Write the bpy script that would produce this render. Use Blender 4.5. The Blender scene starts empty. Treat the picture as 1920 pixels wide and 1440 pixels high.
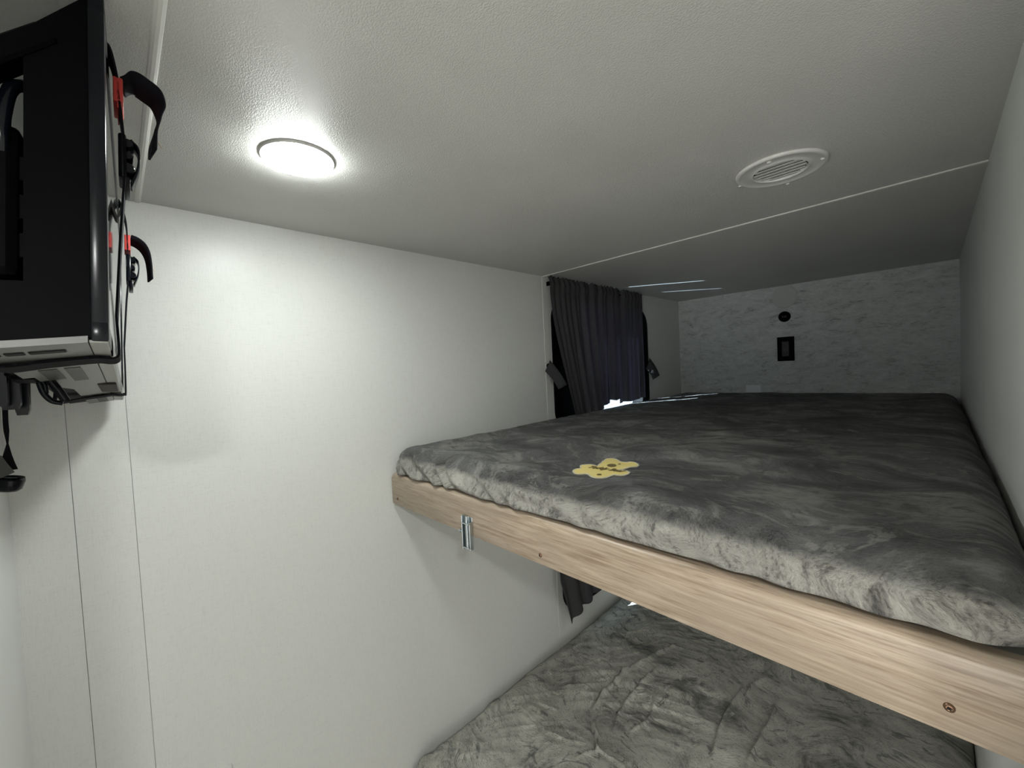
import bpy, bmesh, math, random
import numpy as np
from mathutils import Vector, Matrix

# ------------------------------------------------------------------ scene, camera, world, light
scn = bpy.context.scene
COL = scn.collection
ZO = 1.62                                    # camera height above the floor; heights below are measured from the camera
F_PX = 766.433
CAM = Matrix(((0.69623384, -0.00671071, -0.71778368),
              (0.71623877, -0.05973727, 0.69529381),
              (-0.04754435, -0.99819158, -0.03678464)))
# the matrix above is world<-camera(right, down, forward); bring it to blender's axes
R3 = Matrix(((0.69623384, 0.00671071, 0.0), (0.71623877, 0.05973727, 0.0), (-0.04754435, 0.99819158, 0.0)))


def setup_camera():
    right = Vector((0.69623384, 0.71623877, -0.04754435))
    down = Vector((-0.00671071, -0.05973727, -0.99819158))
    fwd = Vector((-0.71778368, 0.69529381, -0.03678464))
    m = Matrix.Identity(4)
    for i in range(3):
        m[i][0] = right[i]; m[i][1] = -down[i]; m[i][2] = -fwd[i]
    m[2][3] = ZO
    cd = bpy.data.cameras.new('camera')
    cd.sensor_width = 36.0
    cd.lens = F_PX / 1920.0 * 36.0
    cd.clip_start = 0.01
    co = bpy.data.objects.new('camera', cd)
    co.matrix_world = m
    COL.objects.link(co)
    scn.camera = co
    return right, down, fwd


CR, CD, CF = setup_camera()
scn.view_settings.view_transform = 'Standard'
scn.view_settings.look = 'None'
scn.view_settings.gamma = 1.0
scn.view_settings.use_curve_mapping = False
scn.view_settings.exposure = 0.0

LAMP_STRENGTH = 119.0
LAMP2_STRENGTH = 380.0
LAMP3_STRENGTH = 27.0

world = bpy.data.worlds.new('sky')
scn.world = world
world.use_nodes = True
wn = world.node_tree
for n in list(wn.nodes):
    wn.nodes.remove(n)
wo = wn.nodes.new('ShaderNodeOutputWorld')
wb = wn.nodes.new('ShaderNodeBackground')
wb.inputs[0].default_value = (0.74, 0.88, 1.0, 1)
wb.inputs[1].default_value = 3.0
wn.links.new(wb.outputs[0], wo.inputs[0])

sd = bpy.data.lights.new('sun', 'SUN')
sd.energy = 60.0
sd.angle = math.radians(0.6)
sd.color = (0.93, 0.98, 1.0)
so = bpy.data.objects.new('sun', sd)
sun_dir = Vector((0.50, 0.86, -0.75)).normalized()
so.rotation_euler = sun_dir.to_track_quat('-Z', 'Y').to_euler()
so.location = (-4, -3, 3)
COL.objects.link(so)
# sunlight thrown back up from the ground outside the window
gd = bpy.data.lights.new('ground_glare', 'SPOT')
gd.energy = 1500.0
gd.spot_size = math.radians(50)
gd.shadow_soft_size = 0.02
gd.color = (0.85, 0.95, 1.0)
go = bpy.data.objects.new('ground_glare', gd)
go.location = (-2.44, 0.67, ZO - 2.3)
go.rotation_euler = (Vector((-1.0, 1.7, ZO + 0.1)) - go.location).to_track_quat('-Z', 'Y').to_euler()
COL.objects.link(go)

# added fill light behind the camera, standing in for daylight from the passage
ad_ = bpy.data.lights.new('passage_fill', 'AREA')
ad_.shape = 'RECTANGLE'; ad_.size = 1.1; ad_.size_y = 0.75
ad_.energy = 20.0
ad_.color = (1.0, 0.99, 0.96)
ao_ = bpy.data.objects.new('passage_fill', ad_)
ao_.location = (0.35, -1.50, ZO - 0.72)
ao_.rotation_euler = (math.radians(90), 0, 0)
COL.objects.link(ao_)

XA, XC, YB, YD, YR, ZC = -1.016, 0.073, 2.343, -0.131, 0.5125, 0.34


def ray(px, py):
    v = CR * ((px - 960) / F_PX) + CD * ((py - 720) / F_PX) + CF
    return v


def hit(px, py, ax, val):
    """point at which the sight line through a photo pixel meets the plane coordinate[ax] = val"""
    v = ray(px, py)
    return v * (val / v[ax])


# ------------------------------------------------------------------ helpers
def tag(o, label=None, cat=None, group=None, kind=None):
    if label: o['label'] = label
    if cat: o['category'] = cat
    if group: o['group'] = group
    if kind: o['kind'] = kind
    return o


def thing(name, loc, label, cat, group=None):
    o = bpy.data.objects.new(name, None)
    o.empty_display_size = 0.02
    o.location = (loc[0], loc[1], loc[2] + ZO)
    COL.objects.link(o)
    return tag(o, label, cat, group)


def world_loc(o):
    v = Vector((0, 0, 0))
    while o is not None:
        v += o.location
        o = o.parent
    return v


def finish(name, me, mat, parent=None, smooth=False, origin=None, kind=None):
    """me is in camera-relative coordinates; places it under parent / about origin"""
    if parent is not None:
        off = world_loc(parent)
        loc = Vector((0, 0, 0))
        if origin is not None:
            loc = Vector((origin[0], origin[1], origin[2] + ZO)) - off
            off = off + loc
    else:
        if origin is None:
            n = len(me.vertices)
            c = np.zeros(n * 3); me.vertices.foreach_get('co', c); c = c.reshape(-1, 3)
            mid = (c.min(0) + c.max(0)) / 2
            origin = (mid[0], mid[1], c[:, 2].min())
        off = Vector((origin[0], origin[1], origin[2] + ZO))
        loc = off.copy()
    me.transform(Matrix.Translation(Vector((0, 0, ZO)) - off))
    if mat is not None:
        for m in (mat if isinstance(mat, (list, tuple)) else [mat]):
            me.materials.append(m)
    if smooth:
        me.polygons.foreach_set('use_smooth', [True] * len(me.polygons))
    me.update()
    o = bpy.data.objects.new(name, me)
    o.location = loc
    COL.objects.link(o)
    if parent is not None:
        o.parent = parent
    if kind:
        o['kind'] = kind
    return o


def obj(name, bm, mat, parent=None, smooth=False, origin=None, kind=None, autosmooth=None):
    bmesh.ops.recalc_face_normals(bm, faces=bm.faces)
    me = bpy.data.meshes.new(name)
    bm.to_mesh(me)
    bm.free()
    o = finish(name, me, mat, parent, smooth, origin, kind)
    if autosmooth:
        me = o.data
        me.polygons.foreach_set('use_smooth', [True] * len(me.polygons))
        me.set_sharp_from_angle(angle=math.radians(autosmooth))
    return o


def box(bm, lo, hi, bev=0.0, seg=2, mtx=None):
    r = bmesh.ops.create_cube(bm, size=1.0)
    vs = r['verts']
    for v in vs:
        v.co = Vector([(lo[i] + hi[i]) / 2 + v.co[i] * (hi[i] - lo[i]) for i in range(3)])
    if bev > 0:
        es = list({e for v in vs for e in v.link_edges})
        rr = bmesh.ops.bevel(bm, geom=es, offset=bev, segments=seg, affect='EDGES', profile=0.5)
        vs = list({v for f in rr['faces'] for v in f.verts} | {v for v in vs if v.is_valid})
    if mtx is not None:
        bmesh.ops.transform(bm, matrix=mtx, verts=vs)
    return vs


def basis(o, ex, ey, ez):
    m = Matrix.Identity(4)
    for i in range(3):
        m[i][0] = ex[i]; m[i][1] = ey[i]; m[i][2] = ez[i]; m[i][3] = o[i]
    return m


def lathe(bm, prof, n=40, mtx=None, cap=True):
    """prof: (radius, height) pairs about local z"""
    rings = []
    for r, h in prof:
        if r < 1e-6:
            rings.append([bm.verts.new((0, 0, h))])
        else:
            rings.append([bm.verts.new((r * math.cos(2 * math.pi * i / n), r * math.sin(2 * math.pi * i / n), h)) for i in range(n)])
    for a, b in zip(rings, rings[1:]):
        for i in range(n):
            j = (i + 1) % n
            if len(a) == 1 and len(b) == 1:
                continue
            if len(a) == 1:
                bm.faces.new((a[0], b[i], b[j]))
            elif len(b) == 1:
                bm.faces.new((a[i], b[0], a[j]))
            else:
                bm.faces.new((a[i], b[i], b[j], a[j]))
    vs = [v for r in rings for v in r]
    if mtx is not None:
        bmesh.ops.transform(bm, matrix=mtx, verts=vs)
    return vs


def catmull(pts, k=8):
    pts = [Vector(p) for p in pts]
    P = [pts[0] * 2 - pts[1]] + pts + [pts[-1] * 2 - pts[-2]]
    out = []
    for i in range(1, len(P) - 2):
        for j in range(k):
            t = j / k
            a, b, c, d = P[i - 1], P[i], P[i + 1], P[i + 2]
            out.append(0.5 * ((2 * b) + (c - a) * t + (2 * a - 5 * b + 4 * c - d) * t * t + (3 * b - a - 3 * c + d) * t ** 3))
    out.append(pts[-1])
    return out


def tube(bm, pts, r, n=8):
    pts = [Vector(p) for p in pts]
    rings = []
    ref = Vector((0.13, 0.21, 0.97))
    for i, p in enumerate(pts):
        d = (pts[min(i + 1, len(pts) - 1)] - pts[max(i - 1, 0)]).normalized()
        a = d.cross(ref)
        if a.length < 1e-4:
            a = d.cross(Vector((1, 0, 0)))
        a.normalize(); b = d.cross(a)
        rr = r(i / (len(pts) - 1)) if callable(r) else r
        rings.append([bm.verts.new(p + a * rr * math.cos(2 * math.pi * k / n) + b * rr * math.sin(2 * math.pi * k / n)) for k in range(n)])
    for a, b in zip(rings, rings[1:]):
        for k in range(n):
            bm.faces.new((a[k], a[(k + 1) % n], b[(k + 1) % n], b[k]))
    bm.faces.new(rings[0]); bm.faces.new(rings[-1])


def ribbon(bm, pts, wdirs, w, th, closed=False):
    """flat webbing: pts centre line, wdirs width direction (one or per point)"""
    pts = [Vector(p) for p in pts]
    n = len(pts)
    rings = []
    for i, p in enumerate(pts):
        if closed:
            d = (pts[(i + 1) % n] - pts[(i - 1) % n])
        else:
            d = (pts[min(i + 1, n - 1)] - pts[max(i - 1, 0)])
        d.normalize()
        wd = Vector(wdirs[i] if isinstance(wdirs, list) else wdirs)
        wd = (wd - d * wd.dot(d)).normalized()
        nn = d.cross(wd)
        ww = w(i / (n - 1)) if callable(w) else w
        rings.append([bm.verts.new(p + wd * (a * ww / 2) + nn * (b * th / 2)) for a, b in ((-1, -1), (1, -1), (1, 1), (-1, 1))])
    m = n if closed else n - 1
    for i in range(m):
        a, b = rings[i], rings[(i + 1) % n]
        for k in range(4):
            bm.faces.new((a[k], a[(k + 1) % 4], b[(k + 1) % 4], b[k]))
    if not closed:
        bm.faces.new(rings[0]); bm.faces.new(rings[-1])


# ------------------------------------------------------------------ materials
class NT:
    def __init__(s, name):
        s.m = bpy.data.materials.new(name)
        s.m.use_nodes = True
        s.t = s.m.node_tree
        s.b = s.t.nodes['Principled BSDF']
        s.out = s.t.nodes['Material Output']

    def n(s, typ, **kw):
        nd = s.t.nodes.new(typ)
        for k, v in kw.items():
            if k.startswith('i_'):
                nd.inputs[k[2:].replace('_', ' ')].default_value = v
            else:
                setattr(nd, k, v)
        return nd

    def l(s, a, b):
        s.t.links.new(a, b)

    def coord(s, scale=(1, 1, 1), rot=(0, 0, 0)):
        tc = s.n('ShaderNodeTexCoord')
        mp = s.n('ShaderNodeMapping')
        mp.inputs['Scale'].default_value = scale
        mp.inputs['Rotation'].default_value = rot
        s.l(tc.outputs['Object'], mp.inputs['Vector'])
        return mp.outputs[0]

    def noise(s, vec, scale, detail=3, rough=0.5, dist=0.0):
        nd = s.n('ShaderNodeTexNoise')
        nd.inputs['Scale'].default_value = scale
        nd.inputs['Detail'].default_value = detail
        nd.inputs['Roughness'].default_value = rough
        nd.inputs['Distortion'].default_value = dist
        s.l(vec, nd.inputs['Vector'])
        return nd.outputs['Fac']

    def ramp(s, fac, stops):
        nd = s.n('ShaderNodeValToRGB')
        cr = nd.color_ramp
        while len(cr.elements) < len(stops):
            cr.elements.new(0.5)
        for e, (p, c) in zip(cr.elements, stops):
            e.position = p
            e.color = (c, c, c, 1) if isinstance(c, (int, float)) else (*c, 1)
        s.l(fac, nd.inputs[0])
        return nd.outputs[0]

    def math(s, op, a, b=None, clamp=False):
        nd = s.n('ShaderNodeMath', operation=op)
        nd.use_clamp = clamp
        for i, v in enumerate((a, b)):
            if v is None: continue
            if isinstance(v, (int, float)): nd.inputs[i].default_value = v
            else: s.l(v, nd.inputs[i])
        return nd.outputs[0]

    def mix(s, fac, a, b, mode='MIX'):
        nd = s.n('ShaderNodeMix', data_type='RGBA', blend_type=mode)
        if isinstance(fac, (int, float)): nd.inputs[0].default_value = fac
        else: s.l(fac, nd.inputs[0])
        for i, v in ((6, a), (7, b)):
            if isinstance(v, tuple): nd.inputs[i].default_value = (*v, 1)
            else: s.l(v, nd.inputs[i])
        return nd.outputs[2]

    def bump(s, h, strength, dist=0.001):
        nd = s.n('ShaderNodeBump')
        nd.inputs['Strength'].default_value = strength
        nd.inputs['Distance'].default_value = dist
        s.l(h, nd.inputs['Height'])
        s.l(nd.outputs[0], s.b.inputs['Normal'])
        return nd


def simple(name, col, rough=0.5, metal=0.0, spec=0.5, bump=None):
    t = NT(name)
    t.b.inputs['Base Color'].default_value = (*col, 1)
    t.b.inputs['Roughness'].default_value = rough
    t.b.inputs['Metallic'].default_value = metal
    t.b.inputs['Specular IOR Level'].default_value = spec
    v = t.coord()
    nz = t.noise(v, 60, 2)
    c = t.mix(t.math('MULTIPLY', nz, 0.12), tuple(col), tuple(x * 0.6 for x in col))
    t.l(c, t.b.inputs['Base Color'])
    if bump:
        t.bump(t.noise(v, bump[0], 3), bump[1], bump[2])
    return t.m


def wall_linen():
    t = NT('linen_wallboard')
    h = t.noise(t.coord((1, 1, 14)), 60, 3, 0.6)
    v = t.noise(t.coord((1, 14, 1)), 60, 3, 0.6)
    big = t.noise(t.coord(), 4, 3)
    w = t.math('ADD', t.math('MULTIPLY', h, 0.5), t.math('MULTIPLY', v, 0.5))
    c = t.ramp(w, [(0.33, (0.67, 0.675, 0.645)), (0.5, (0.745, 0.75, 0.72))])
    c = t.mix(t.math('MULTIPLY', big, 0.10), c, (0.70, 0.71, 0.69))
    t.l(c, t.b.inputs['Base Color'])
    t.b.inputs['Roughness'].default_value = 0.29
    t.b.inputs['Specular IOR Level'].default_value = 0.2
    fine = t.noise(t.coord(), 420, 2)
    t.bump(t.math('ADD', w, t.math('MULTIPLY', fine, 0.6)), 0.35, 0.0006)
    return t.m


def wall_plain():
    t = NT('plain_wallboard')
    n1 = t.noise(t.coord(), 7, 3)
    t.l(t.ramp(n1, [(0.3, (0.82, 0.83, 0.81)), (0.7, (0.86, 0.87, 0.85))]), t.b.inputs['Base Color'])
    t.b.inputs['Roughness'].default_value = 0.5
    t.bump(t.noise(t.coord((1, 1, 6)), 120, 3), 0.25, 0.0005)
    return t.m


def wall_concrete():
    t = NT('cracked_plaster_wallboard')
    a = t.noise(t.coord((1, 1, 2.6)), 16, 9, 0.72, 0.6)
    b = t.noise(t.coord((1, 1, 5)), 60, 6, 0.75, 0.3)
    s_ = t.math('ADD', t.math('MULTIPLY', a, 0.55), t.math('MULTIPLY', b, 0.45))
    c = t.ramp(s_, [(0.37, (0.26, 0.27, 0.275)), (0.455, (0.60, 0.62, 0.62)), (0.6, (0.78, 0.80, 0.80))])
    t.l(c, t.b.inputs['Base Color'])
    t.b.inputs['Roughness'].default_value = 0.6
    t.bump(b, 0.3, 0.0006)
    return t.m


def ceiling_mat():
    t = NT('embossed_ceiling_board')
    n1 = t.noise(t.coord((1, 1.4, 1)), 430, 3, 0.6)
    n2 = t.noise(t.coord(), 5, 2)
    t.l(t.ramp(n2, [(0.3, (0.63, 0.63, 0.60)), (0.7, (0.67, 0.67, 0.64))]), t.b.inputs['Base Color'])
    t.b.inputs['Roughness'].default_value = 0.42
    t.b.inputs['Specular IOR Level'].default_value = 0.4
    t.bump(t.ramp(n1, [(0.35, 0.0), (0.62, 1.0)]), 0.5, 0.0007)
    return t.m


def wood_mat():
    t = NT('pale_oak_laminate')
    v1 = t.coord((2.2, 40, 40))
    g = t.noise(v1, 3.0, 7, 0.62, 0.7)
    v2 = t.coord((5, 170, 170))
    f = t.noise(v2, 3.0, 4, 0.6)
    big = t.noise(t.coord((2.5, 9, 9)), 2.2, 3, 0.5, 0.8)
    s_ = t.math('ADD', t.math('MULTIPLY', g, 0.62), t.math('MULTIPLY', f, 0.38))
    c = t.ramp(s_, [(0.34, (0.19, 0.135, 0.092)), (0.45, (0.335, 0.258, 0.185)), (0.55, (0.43, 0.345, 0.26)), (0.68, (0.52, 0.43, 0.335))])
    streak = t.noise(t.coord((7, 120, 120)), 2.4, 3, 0.5, 0.5)
    c = t.mix(t.ramp(streak, [(0.56, 0.0), (0.66, 0.55)]), c, (0.20, 0.15, 0.105))
    c = t.mix(t.ramp(big, [(0.4, 0.0), (0.65, 0.55)]), c, (0.33, 0.27, 0.21))
    t.l(c, t.b.inputs['Base Color'])
    t.b.inputs['Roughness'].default_value = 0.36
    t.bump(f, 0.08, 0.0004)
    return t.m


def plush_mat(name, lit_front, z_edge=None, pale=1.0):
    """grey pile fabric: brushed marks, long strands; lamp light on the pile of the front side is painted in as a paler strip"""
    t = NT(name)
    tc = t.n('ShaderNodeTexCoord')
    # warped coordinates for the brushed swirls
    mp = t.n('ShaderNodeMapping'); mp.inputs['Scale'].default_value = (1, 1, 1)
    t.l(tc.outputs['Object'], mp.inputs['Vector'])
    wn_ = t.n('ShaderNodeTexNoise'); wn_.inputs['Scale'].default_value = 3.2; wn_.inputs['Detail'].default_value = 2
    t.l(mp.outputs[0], wn_.inputs['Vector'])
    va = t.n('ShaderNodeVectorMath', operation='SCALE'); t.l(wn_.outputs['Color'], va.inputs[0]); va.inputs['Scale'].default_value = 0.35
    vb = t.n('ShaderNodeVectorMath', operation='ADD'); t.l(mp.outputs[0], vb.inputs[0]); t.l(va.outputs[0], vb.inputs[1])
    warp = vb.outputs[0]
    mm = t.n('ShaderNodeMapping'); mm.inputs['Scale'].default_value = (1.0, 1.7, 1.0); mm.inputs['Rotation'].default_value = (0, 0, -0.5)
    t.l(warp, mm.inputs['Vector'])
    brush = t.noise(mm.outputs[0], 5.5, 8, 0.66, 0.5)
    # strands: fine, stretched along the flow
    ms = t.n('ShaderNodeMapping'); ms.inputs['Scale'].default_value = (1.0, 2.6, 1.5); ms.inputs['Rotation'].default_value = (0, 0, -0.35)
    t.l(warp, ms.inputs['Vector'])
    strand = t.noise(ms.outputs[0], 150, 4, 0.65, 0.35)
    tuft = t.noise(warp, 42, 4, 0.62, 0.5)
    if lit_front:
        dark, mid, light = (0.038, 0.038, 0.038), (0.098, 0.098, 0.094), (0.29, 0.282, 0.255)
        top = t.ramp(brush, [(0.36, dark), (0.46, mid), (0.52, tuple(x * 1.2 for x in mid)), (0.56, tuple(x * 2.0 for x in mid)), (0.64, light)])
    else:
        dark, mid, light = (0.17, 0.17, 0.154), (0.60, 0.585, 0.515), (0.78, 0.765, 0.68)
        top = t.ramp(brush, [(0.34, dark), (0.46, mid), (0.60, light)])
    mk = t.n('ShaderNodeMapping'); mk.inputs['Scale'].default_value = (1.0, 2.2, 1.0); mk.inputs['Rotation'].default_value = (0, 0, 0.25)
    t.l(warp, mk.inputs['Vector'])
    m1 = t.noise(mk.outputs[0], 8.5, 5, 0.7, 1.4)
    m2 = t.noise(mk.outputs[0], 15.0, 4, 0.65, 1.0)
    top = t.mix(t.ramp(m1, [(0.55, 0.0), (0.60, 0.6 if lit_front else 0.65)]), top, light)
    top = t.mix(t.ramp(m2, [(0.36, 0.75), (0.43, 0.0)]), top, dark)
    if lit_front:
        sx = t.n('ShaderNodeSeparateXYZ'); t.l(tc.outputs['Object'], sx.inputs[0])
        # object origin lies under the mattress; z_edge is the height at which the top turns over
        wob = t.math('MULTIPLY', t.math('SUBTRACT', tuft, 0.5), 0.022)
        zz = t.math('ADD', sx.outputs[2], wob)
        lit_band = t.n('ShaderNodeMapRange'); lit_band.inputs[1].default_value = z_edge + 0.004; lit_band.inputs[2].default_value = z_edge - 0.006
        t.l(zz, lit_band.inputs[0])
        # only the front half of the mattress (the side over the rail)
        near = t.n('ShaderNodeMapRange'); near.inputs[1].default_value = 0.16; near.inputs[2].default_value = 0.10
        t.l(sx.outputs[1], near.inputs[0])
        fac = t.math('MULTIPLY', lit_band.outputs[0], near.outputs[0])
        side = t.ramp(tuft, [(0.3, (0.16, 0.153, 0.135)), (0.45, (0.38, 0.365, 0.325)), (0.7, (0.48, 0.465, 0.415))])  # paler colour paints in the lamp light along the front edge
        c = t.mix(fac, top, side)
    else:
        c = top
    c = t.mix(t.ramp(t.math('ADD', t.math('MULTIPLY', strand, 0.6), t.math('MULTIPLY', tuft, 0.4)), [(0.38, 0.8), (0.50, 0.0)]), c, t.mix(1.0, c, (0.35, 0.35, 0.35), 'MULTIPLY'))
    t.l(c, t.b.inputs['Base Color'])
    t.b.inputs['Roughness'].default_value = 0.85
    t.b.inputs['Specular IOR Level'].default_value = 0.15
    t.b.inputs['Sheen Weight'].default_value = 0.25
    t.b.inputs['Sheen Roughness'].default_value = 0.4
    t.bump(t.math('ADD', strand, t.math('MULTIPLY', tuft, 0.8)), 1.0, 0.009)
    return t.m


def curtain_mat():
    t = NT('charcoal_curtain_cloth')
    n1 = t.noise(t.coord((1, 1, 1)), 420, 2)
    n2 = t.noise(t.coord((1, 8, 1)), 90, 3)
    c = t.ramp(n1, [(0.3, (0.040, 0.039, 0.041)), (0.7, (0.085, 0.083, 0.086))])
    t.l(c, t.b.inputs['Base Color'])
    t.b.inputs['Roughness'].default_value = 0.9
    t.b.inputs['Specular IOR Level'].default_value = 0.2
    t.bump(t.math('ADD', n1, n2), 0.4, 0.0006)
    tr = t.n('ShaderNodeBsdfTranslucent')
    tr.inputs[0].default_value = (0.040, 0.036, 0.047, 1)
    ad = t.n('ShaderNodeAddShader')
    t.l(t.b.outputs[0], ad.inputs[0]); t.l(tr.outputs[0], ad.inputs[1])
    t.l(ad.outputs[0], t.out.inputs[0])
    return t.m


def emis(name, col, st):
    t = NT(name)
    t.b.inputs['Base Color'].default_value = (0.9, 0.9, 0.88, 1)
    t.b.inputs['Emission Color'].default_value = (*col, 1)
    t.b.inputs['Emission Strength'].default_value = st
    return t.m


def glass_mat():
    t = NT('tinted_window_glass')
    tr = t.n('ShaderNodeBsdfTransparent'); tr.inputs[0].default_value = (0.72, 0.78, 0.82, 1)
    gl = t.n('ShaderNodeBsdfGlossy'); gl.inputs['Roughness'].default_value = 0.03
    mx = t.n('ShaderNodeMixShader'); mx.inputs[0].default_value = 0.06
    t.l(tr.outputs[0], mx.inputs[1]); t.l(gl.outputs[0], mx.inputs[2]); t.l(mx.outputs[0], t.out.inputs[0])
    return t.m


M = dict(
    linen=wall_linen(), plain=wall_plain(), concrete=wall_concrete(), ceiling=ceiling_mat(), wood=wood_mat(),
    white=simple('white_plastic', (0.72, 0.72, 0.69), 0.4),
    trim=simple('white_trim', (0.78, 0.78, 0.74), 0.35),
    joint=simple('dark_joint', (0.56, 0.56, 0.54), 0.8),
    black=simple('black_plastic', (0.0015, 0.0016, 0.0025), 0.5, spec=0.05, bump=(900, 0.1, 0.0003)),
    gloss=simple('gloss_black_plastic', (0.003, 0.004, 0.007), 0.2, spec=0.25),
    screen=simple('dark_screen_glass', (0.006, 0.006, 0.008), 0.04, spec=0.9),
    silver=simple('pale_grey_plastic', (0.22, 0.22, 0.21), 0.4),
    sticker=simple('dark_grey_sticker', (0.055, 0.055, 0.055), 0.5),
    web=simple('black_webbing', (0.005, 0.005, 0.008), 0.85, spec=0.2, bump=(1500, 0.5, 0.0004)),
    red=simple('red_rubber', (0.62, 0.055, 0.045), 0.55),
    thread=simple('loose_thread', (0.75, 0.55, 0.40), 0.8),
    greyweb=simple('grey_webbing', (0.09, 0.09, 0.09), 0.8),
    zinc=simple('zinc_plated_steel', (0.55, 0.60, 0.62), 0.28, 1.0),
    bronze=simple('bronze_screw', (0.24, 0.15, 0.10), 0.3, 1.0),
    dark=simple('dark_void', (0.012, 0.012, 0.012), 0.8),
    base=simple('white_bunk_panel', (0.60, 0.60, 0.57), 0.5),
    floor=simple('vinyl_floor', (0.26, 0.22, 0.18), 0.5),
    patch=simple('yellow_felt', (0.80, 0.66, 0.24), 0.8, bump=(700, 0.4, 0.0006)),
    patchrim=simple('cream_stitching', (0.66, 0.62, 0.48), 0.8),
    brown=simple('brown_thread', (0.16, 0.12, 0.045), 0.8),
    paper=simple('white_card', (0.93, 0.96, 0.98), 0.6),
    cloth=curtain_mat(), glass=glass_mat(),
    tie=simple('grey_tie_cloth', (0.11, 0.11, 0.115), 0.85, bump=(600, 0.4, 0.0005)),
    lens=emis('lit_lamp_lens', (0.955, 1.0, 0.965), LAMP_STRENGTH),
    lens2=emis('added_lamp_lens_hall', (0.985, 1.0, 0.975), LAMP2_STRENGTH),
    lens3=emis('added_lamp_lens_lower', (1.0, 1.0, 0.94), LAMP3_STRENGTH),
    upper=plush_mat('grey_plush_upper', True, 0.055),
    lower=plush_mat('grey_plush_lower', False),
)

# ------------------------------------------------------------------ room shell
FL = -ZO
HX, HY = 1.35, -1.55                           # the passage behind the camera


def wall_box(name, lo, hi, mat, parent=None):
    bm = bmesh.new(); box(bm, lo, hi)
    o = obj(name, bm, mat, parent)
    if parent is None: o['kind'] = 'structure'
    return o


wall_box('floor', (XA - 0.05, HY, FL - 0.03), (HX, YB + 0.05, FL), M['floor'])
# ceiling: three boards with their joints covered by trims
ceil = wall_box('ceiling', (XA - 0.05, HY - 0.03, ZC + 0.004), (HX + 0.03, YB + 0.05, ZC + 0.03), M['joint'])
for a, b in ((HY - 0.03, 0.0485), (0.0495, 1.1695), (1.1705, YB + 0.02)):
    bm = bmesh.new(); box(bm, (XA - 0.03, a, ZC), (HX + 0.02, b, ZC + 0.004))
    obj('panel', bm, M['ceiling'], ceil)
for i, y in enumerate((0.049, 1.170)):
    bm = bmesh.new()
    x1 = HX if i == 0 else XC
    n = 40
    pr = [(-0.0048, 0.0), (-0.0040, -0.0016), (-0.0015, -0.0026), (0.0015, -0.0026), (0.0040, -0.0016), (0.0048, 0.0)]
    ra = [bm.verts.new((XA + 0.0, y + p[0], ZC + p[1])) for p in pr]
    rb = [bm.verts.new((x1, y + p[0], ZC + p[1])) for p in pr]
    for k in range(5):
        bm.faces.new((ra[k], ra[k + 1], rb[k + 1], rb[k]))
    o = obj('trim_%d' % (i + 1), bm, M['trim']); o['kind'] = 'structure'

# wall A with the two window openings
WY0, WY1 = 1.31, 1.88
WINS = [(-0.225, 0.235), (-0.945, -0.45)]
bm = bmesh.new()
TW = 0.045


def panel_with_holes(bm, x0, x1, y0, y1, z0, z1, holes, hy0, hy1):
    box(bm, (x0, y0, z0), (x1, hy0, z1))
    box(bm, (x0, hy1, z0), (x1, y1, z1))
    zz = [z0]
    for a, b in sorted(holes):
        zz += [a, b]
    zz.append(z1)
    for i in range(0, len(zz), 2):
        box(bm, (x0, hy0, zz[i]), (x1, hy1, zz[i + 1]))


panel_with_holes(bm, XA - TW, XA - 0.003, YD - 0.1, YB + 0.03, FL, ZC + 0.004, WINS, WY0, WY1)
wall_left = obj('wall_left', bm, M['joint']); wall_left['kind'] = 'structure'
for a, b in ((YD - 0.05, -0.0636), (-0.0628, 0.0114), (0.0120, 1.1766)):
    bm = bmesh.new(); box(bm, (XA - 0.003, a, FL), (XA, b, ZC + 0.001))
    obj('panel', bm, M['linen'], wall_left)
bm = bmesh.new()
panel_with_holes(bm, XA - 0.003, XA, 1.1774, YB + 0.01, FL, ZC + 0.001, WINS, WY0, WY1)
obj('panel', bm, M['linen'], wall_left)
bm = bmesh.new(); box(bm, (XA, 1.163, -0.26), (XA + 0.0016, 1.192, ZC - 0.002), 0.0006, 1)
obj('batten', bm, M['linen'], wall_left)
bm = bmesh.new(); box(bm, (XA, 1.174, -1.05), (XA + 0.0014, 1.196, -0.36), 0.0006, 1)
obj('batten', bm, M['linen'], wall_left)

wall_box('wall_far', (XA - 0.05, YB, FL), (XC + 0.03, YB + 0.03, ZC + 0.002), M['concrete'])
# partition on the right of the bunks
wall_box('wall_right', (XC, 0.37, FL), (XC + 0.032, YB + 0.01, ZC + 0.002), M['plain'])
wall_box('wall_near_left', (XA - 0.05, YD - 0.05, FL), (-0.36, YD, ZC + 0.002), M['plain'])
wall_box('wall_passage_back', (XA - 0.05, HY - 0.03, FL), (HX + 0.03, HY, ZC + 0.002), M['plain'])
wall_box('wall_passage_right', (HX, HY, FL), (HX + 0.03, YR + 0.05, ZC + 0.002), M['plain'])
wall_box('wall_passage_front', (XC + 0.032, YR + 0.0, FL), (HX, YR + 0.03, ZC + 0.002), M['plain'])
wall_box('wall_passage_left', (-0.40, HY, FL), (-0.36, YD - 0.05, ZC + 0.002), M['plain'])


# ------------------------------------------------------------------ windows
def rrect(y0, y1, z0, z1, r, n=8):
    pts = []
    for cy, cz, a0 in ((y1 - r, z1 - r, 0), (y0 + r, z1 - r, 90), (y0 + r, z0 + r, 180), (y1 - r, z0 + r, 270)):
        for k in range(n + 1):
            a = math.radians(a0 + 90 * k / n)
            pts.append((cy + r * math.cos(a), cz + r * math.sin(a)))
    return pts


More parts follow.
